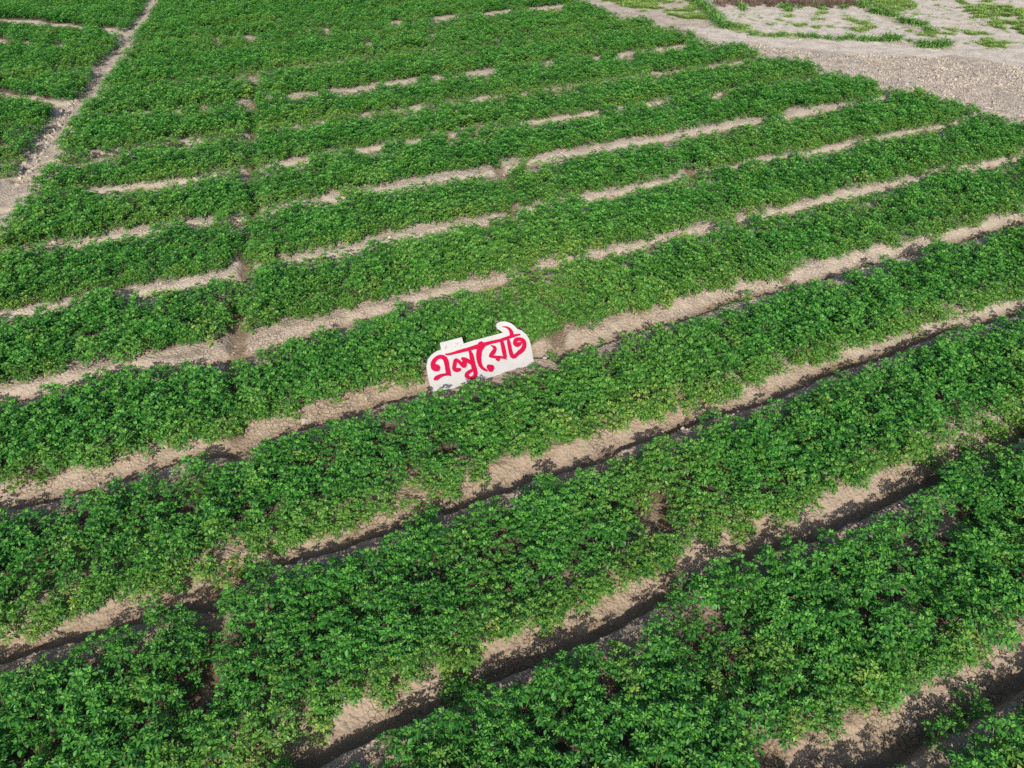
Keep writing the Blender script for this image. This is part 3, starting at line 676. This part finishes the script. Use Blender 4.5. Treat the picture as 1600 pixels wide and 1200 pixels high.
grass(P_("1530,66 1565,64 1570,72 1545,74"), 160, 1.4)
grass(P_("1480,42 1500,46 1490,60 1484,60"), 60, 1.2)
grass(P_("1400,44 1465,50 1500,60 1480,64 1430,54"), 160, 1.2)
for (x, y, w) in [(1213,29,8),(1230,26,5),(1267,31,9),(1255,30,5),(1245,38,7),(1260,40,5),(1262,45,6),(1278,38,6),(1290,36,5),(1288,34,5),(1286,21,4),(1308,26,5),(1314,30,4),(1330,33,7),(1342,33,5),(1347,37,4),
                  (1340,47,6),(1350,46,5),(1362,44,8),(1372,46,9),(1378,48,6),(1200,39,5),(1226,52,6),(1240,52,6),(1290,42,5),(1275,44,5)]:
    th = np.linspace(0, 2*math.pi, 9)[:-1]; grass([(x+w*math.cos(a), y+w*.32*math.sin(a)) for a in th], 26, 1.5)
for pl, nn in (('1360,22 1470,-2 1600,0 1610,80 1500,76 1450,50', 900), ('1140,20 1330,16 1420,56 1300,50 1160,44', 260), ('930,0 1090,-5 1120,40 1010,14', 900)):
    grass(P_(pl), nn, .9)
gp = np.vstack(gp); gs = np.concatenate(gs); gz = terrain(gp)[0]; ngp = len(gp)
scatter('grass', np.column_stack([gp, gz]), np.column_stack([np.zeros(ngp), np.zeros(ngp), rng.uniform(0, 6.28, ngp)]), gs, rng.integers(0, 4, ngp), {'tint': np.concatenate(gt)}, lib3,
        'thin yellow green grass and seedlings on the sandy plots at top right', 'grass')

# ------------------------------------------------------------------ the lettered board
LEAN = math.radians(30)
n_h = Vector((sn[0], sn[1], 0)); xax = Vector((sd[0], sd[1], 0)); yax = (Vector((0, 0, 1))*math.cos(LEAN)+n_h*math.sin(LEAN)).normalized()
zax = xax.cross(yax).normalized()
if zax.z < 0: zax = -zax                                       # faces up and towards the viewer
org = Vector((SIGN_A[0], SIGN_A[1], .0))
def onboard(pxs):
    out = []
    for x, y in pxs:
        dv = Vector(((x-800)/F, CP+(600-y)/F*SP, -SP+(600-y)/F*CP)); o_ = Vector((0, 0, H))
        t = (org-o_).dot(zax)/dv.dot(zax); p = o_+dv*t-org; out.append((p.dot(xax), p.dot(yax)))
    return out
def fa(s, X0): return [(X0+a/9.6, 495+b/9.6) for a, b in P_(s)]
outline = fa("215,1157 300,1136 860,962", 660)+fa("320,892 620,800 900,706", 740)+fa("905,672 890,600 870,480 840,345 790,262 720,205 655,180 620,140 560,95 480,68 400,72 352,98 338,140 356,182 398,202 440,238", 740) \
    + fa("768,355 618,402 592,305 262,390 284,492 220,512 140,565 82,640 62,740 75,850 105,990 150,1135", 660)
M_BOARD = plain('white_board', (.515, .515, .52), .55, .3, .12, 3)
def red_mat():
    m, t, b = newmat('crimson_paint')
    pos = t.nodes.new('ShaderNodeNewGeometry').outputs['Position']
    c = mixc(t, ramp(t, noise(t, 60, 4, .7, pos), .35, .65), (.40, .001, .034), (.47, .006, .060))
    t.links.new(c, b.inputs['Base Color']); b.inputs['Roughness'].default_value = .7; b.inputs['Specular IOR Level'].default_value = .12
    return m
M_RED = red_mat(); M_GREY = plain('pencil_mark', (.36, .35, .34), .8, .2, .2)
mw = Matrix((xax, yax, zax)).transposed().to_4x4(); mw.translation = org
sign = bpy.data.objects.new('sign', None); C.objects.link(sign); sign.matrix_world = mw
tag(sign, 'white cut-out board with crimson Bengali lettering leaning in the furrow against the crop', 'sign')
o2 = onboard(outline)
def prism(name, pts, z0, z1, mat, parent):
    import bmesh
    bm = bmesh.new(); bot = [bm.verts.new((x, y, z0)) for x, y in pts]; top = [bm.verts.new((x, y, z1)) for x, y in pts]
    f1 = bm.faces.new(top); bm.faces.new(bot[::-1])
    for k in range(len(pts)):
        j_ = (k+1) % len(pts); bm.faces.new((bot[k], bot[j_], top[j_], top[k]))
    bmesh.ops.recalc_face_normals(bm, faces=bm.faces); bmesh.ops.triangulate(bm, faces=[f for f in bm.faces if len(f.verts) > 4])
    me = bpy.data.meshes.new(name); bm.to_mesh(me); bm.free()
    o = link(name, me, [mat], parent); return o
prism('board', o2, -.03, 0, M_BOARD, sign)
M_WOOD = plain('bamboo', (.34, .26, .15), .7, .3, .3, 20)
for fx in (.22, .78):
    V = []; Fc = []; bw = o2[0][0]+(2.3)*fx
    tube_verts(V, Fc, [(0, 0, 0), (0, 0, .5), (0, 0, 1.05)], .018, .014, 8); Fc.append(tuple(range(16, 24))); Fc.append(tuple(range(7, -1, -1)))
    st = link('stake', quad_mesh('stake', V, Fc), [M_WOOD], sign)
    st.matrix_local = Matrix.Translation((bw, .78, -.035)) @ mw.to_3x3().inverted().to_4x4() @ Euler((0, 0, 0)).to_matrix().to_4x4() @ Matrix.Translation((0, 0, -1.0))
scale_px = (Vector(onboard([(750, 570)])[0])-Vector(onboard([(740, 570)])[0])).length/10/9.6    # metres per traced unit
def catmull(p, k=7):
    p = [np.array(q, float) for q in p]; out = []
    for i in range(len(p)-1):
        a, b, c, e = p[max(i-1, 0)], p[i], p[i+1], p[min(i+2, len(p)-1)]
        for s in range(k):
            t = s/k; out.append(.5*((2*b)+(c-a)*t+(2*a-5*b+4*c-e)*t*t+(3*b-a-3*c+e)*t**3))
    out.append(p[-1]); return out
zcount = [0]
def strokes(name, X0, lst, mat=M_RED, parent=None, zb=.0015, rough=.06):
    V = []; Fc = []; R = random.Random(len(name)*7+X0)
    for s in lst:
        tri_ = catmull(P_(s)); zcount[0] += 1; base = zb+.0009*(zcount[0] % 4)
        ctr = [Vector(q) for q in onboard([(X0+q[0]/9.6, 495+q[1]/9.6) for q in tri_])]; wd = [max(q[2]*1.14, 4)*scale_px*(1+R.uniform(-rough, rough)) for q in tri_]
        # rounded ends
        d0 = (ctr[0]-ctr[1]).normalized(); d1 = (ctr[-1]-ctr[-2]).normalized()
        ctr = [ctr[0]+d0*wd[0]*.42, ctr[0]+d0*wd[0]*.25]+ctr+[ctr[-1]+d1*wd[-1]*.25, ctr[-1]+d1*wd[-1]*.42]; wd = [wd[0]*.4, wd[0]*.8]+wd+[wd[-1]*.8, wd[-1]*.4]
        k0 = len(V); m_ = len(ctr)
        for i in range(m_):
            tg = (ctr[min(i+1, m_-1)]-ctr[max(i-1, 0)]).normalized(); nn = Vector((-tg.y, tg.x)); zt = base+.0012*i/m_
            l, r_ = ctr[i]+nn*wd[i]*.5, ctr[i]-nn*wd[i]*.5
            V += [(l.x, l.y, zt), (r_.x, r_.y, zt), (l.x, l.y, .0002), (r_.x, r_.y, .0002)]
            if i:
                a = k0+(i-1)*4; b = k0+i*4
                Fc += [(a, a+1, b+1, b), (a+2, a, b, b+2), (a+1, a+3, b+3, b+1)]
        e_ = k0+(m_-1)*4; Fc += [(k0, k0+2, k0+3, k0+1), (e_, e_+1, e_+3, e_+2)]
    return link(name, quad_mesh(name, V, Fc), [mat], parent)
strokes('head_bar', 660, ["350,563,22 420,557,30 560,518,42 700,482,46 860,435,58 960,405,48 1030,385,44 1170,352,42 1300,308,42 1390,280,36 1460,266,22"], parent=sign)
strokes('letter', 660, ["225,770,85 180,752,88 160,705,62 185,650,56 240,606,50 295,602,54 340,632,62 362,690,64 375,770,60 392,835,62 422,880,22", "395,858,40 330,868,36 268,888,48 215,918,62 190,932,44"], parent=sign)
strokes('letter', 660, ["560,792,46 510,798,54 478,775,52 484,720,56 500,655,54 545,668,42 590,715,48 630,735,56 632,690,66 628,632,48", "600,628,40 650,640,46 700,672,50 745,700,46",
                        "708,505,36 735,580,58 750,660,66 768,740,66 792,810,60 796,868,58 765,906,50 715,916,40 668,892,54 674,850,52 722,815,44 770,790,36"], parent=sign)
strokes('letter', 740, ["118,425,105 95,480,85 80,550,74 80,630,68 98,715,54 140,775,40 200,806,26", "225,748,62 262,772,102"], parent=sign)
strokes('letter', 740, ["262,428,12 318,465,44 310,510,56 272,562,60 248,588,42", "248,590,36 320,603,38 400,606,34 450,615,30 498,640,10", "418,360,46 440,440,56 458,530,60 472,600,52", "350,632,42 376,642,50"], parent=sign)
strokes('letter', 740, ["515,330,36 535,420,54 552,510,54 576,580,56 612,596,54 670,545,58 735,490,64 762,425,62 748,362,54 695,335,48 640,345,56 618,385,56 645,418,62 685,408,58 715,388,30", "432,150,10 492,156,24 540,188,38 566,235,54 572,285,58"], parent=sign)
strokes('pencil_mark', 660, ["345,480,14 352,455,16 358,435,10"], M_GREY, sign)
strokes('pencil_mark', 660, ["485,395,6 520,405,8 550,385,5", "520,408,6 525,428,5", "488,450,8 500,452,8", "567,432,10 576,434,12", "234,1035,8 240,1040,6", "250,1048,5 268,1066,4"], M_GREY, sign)
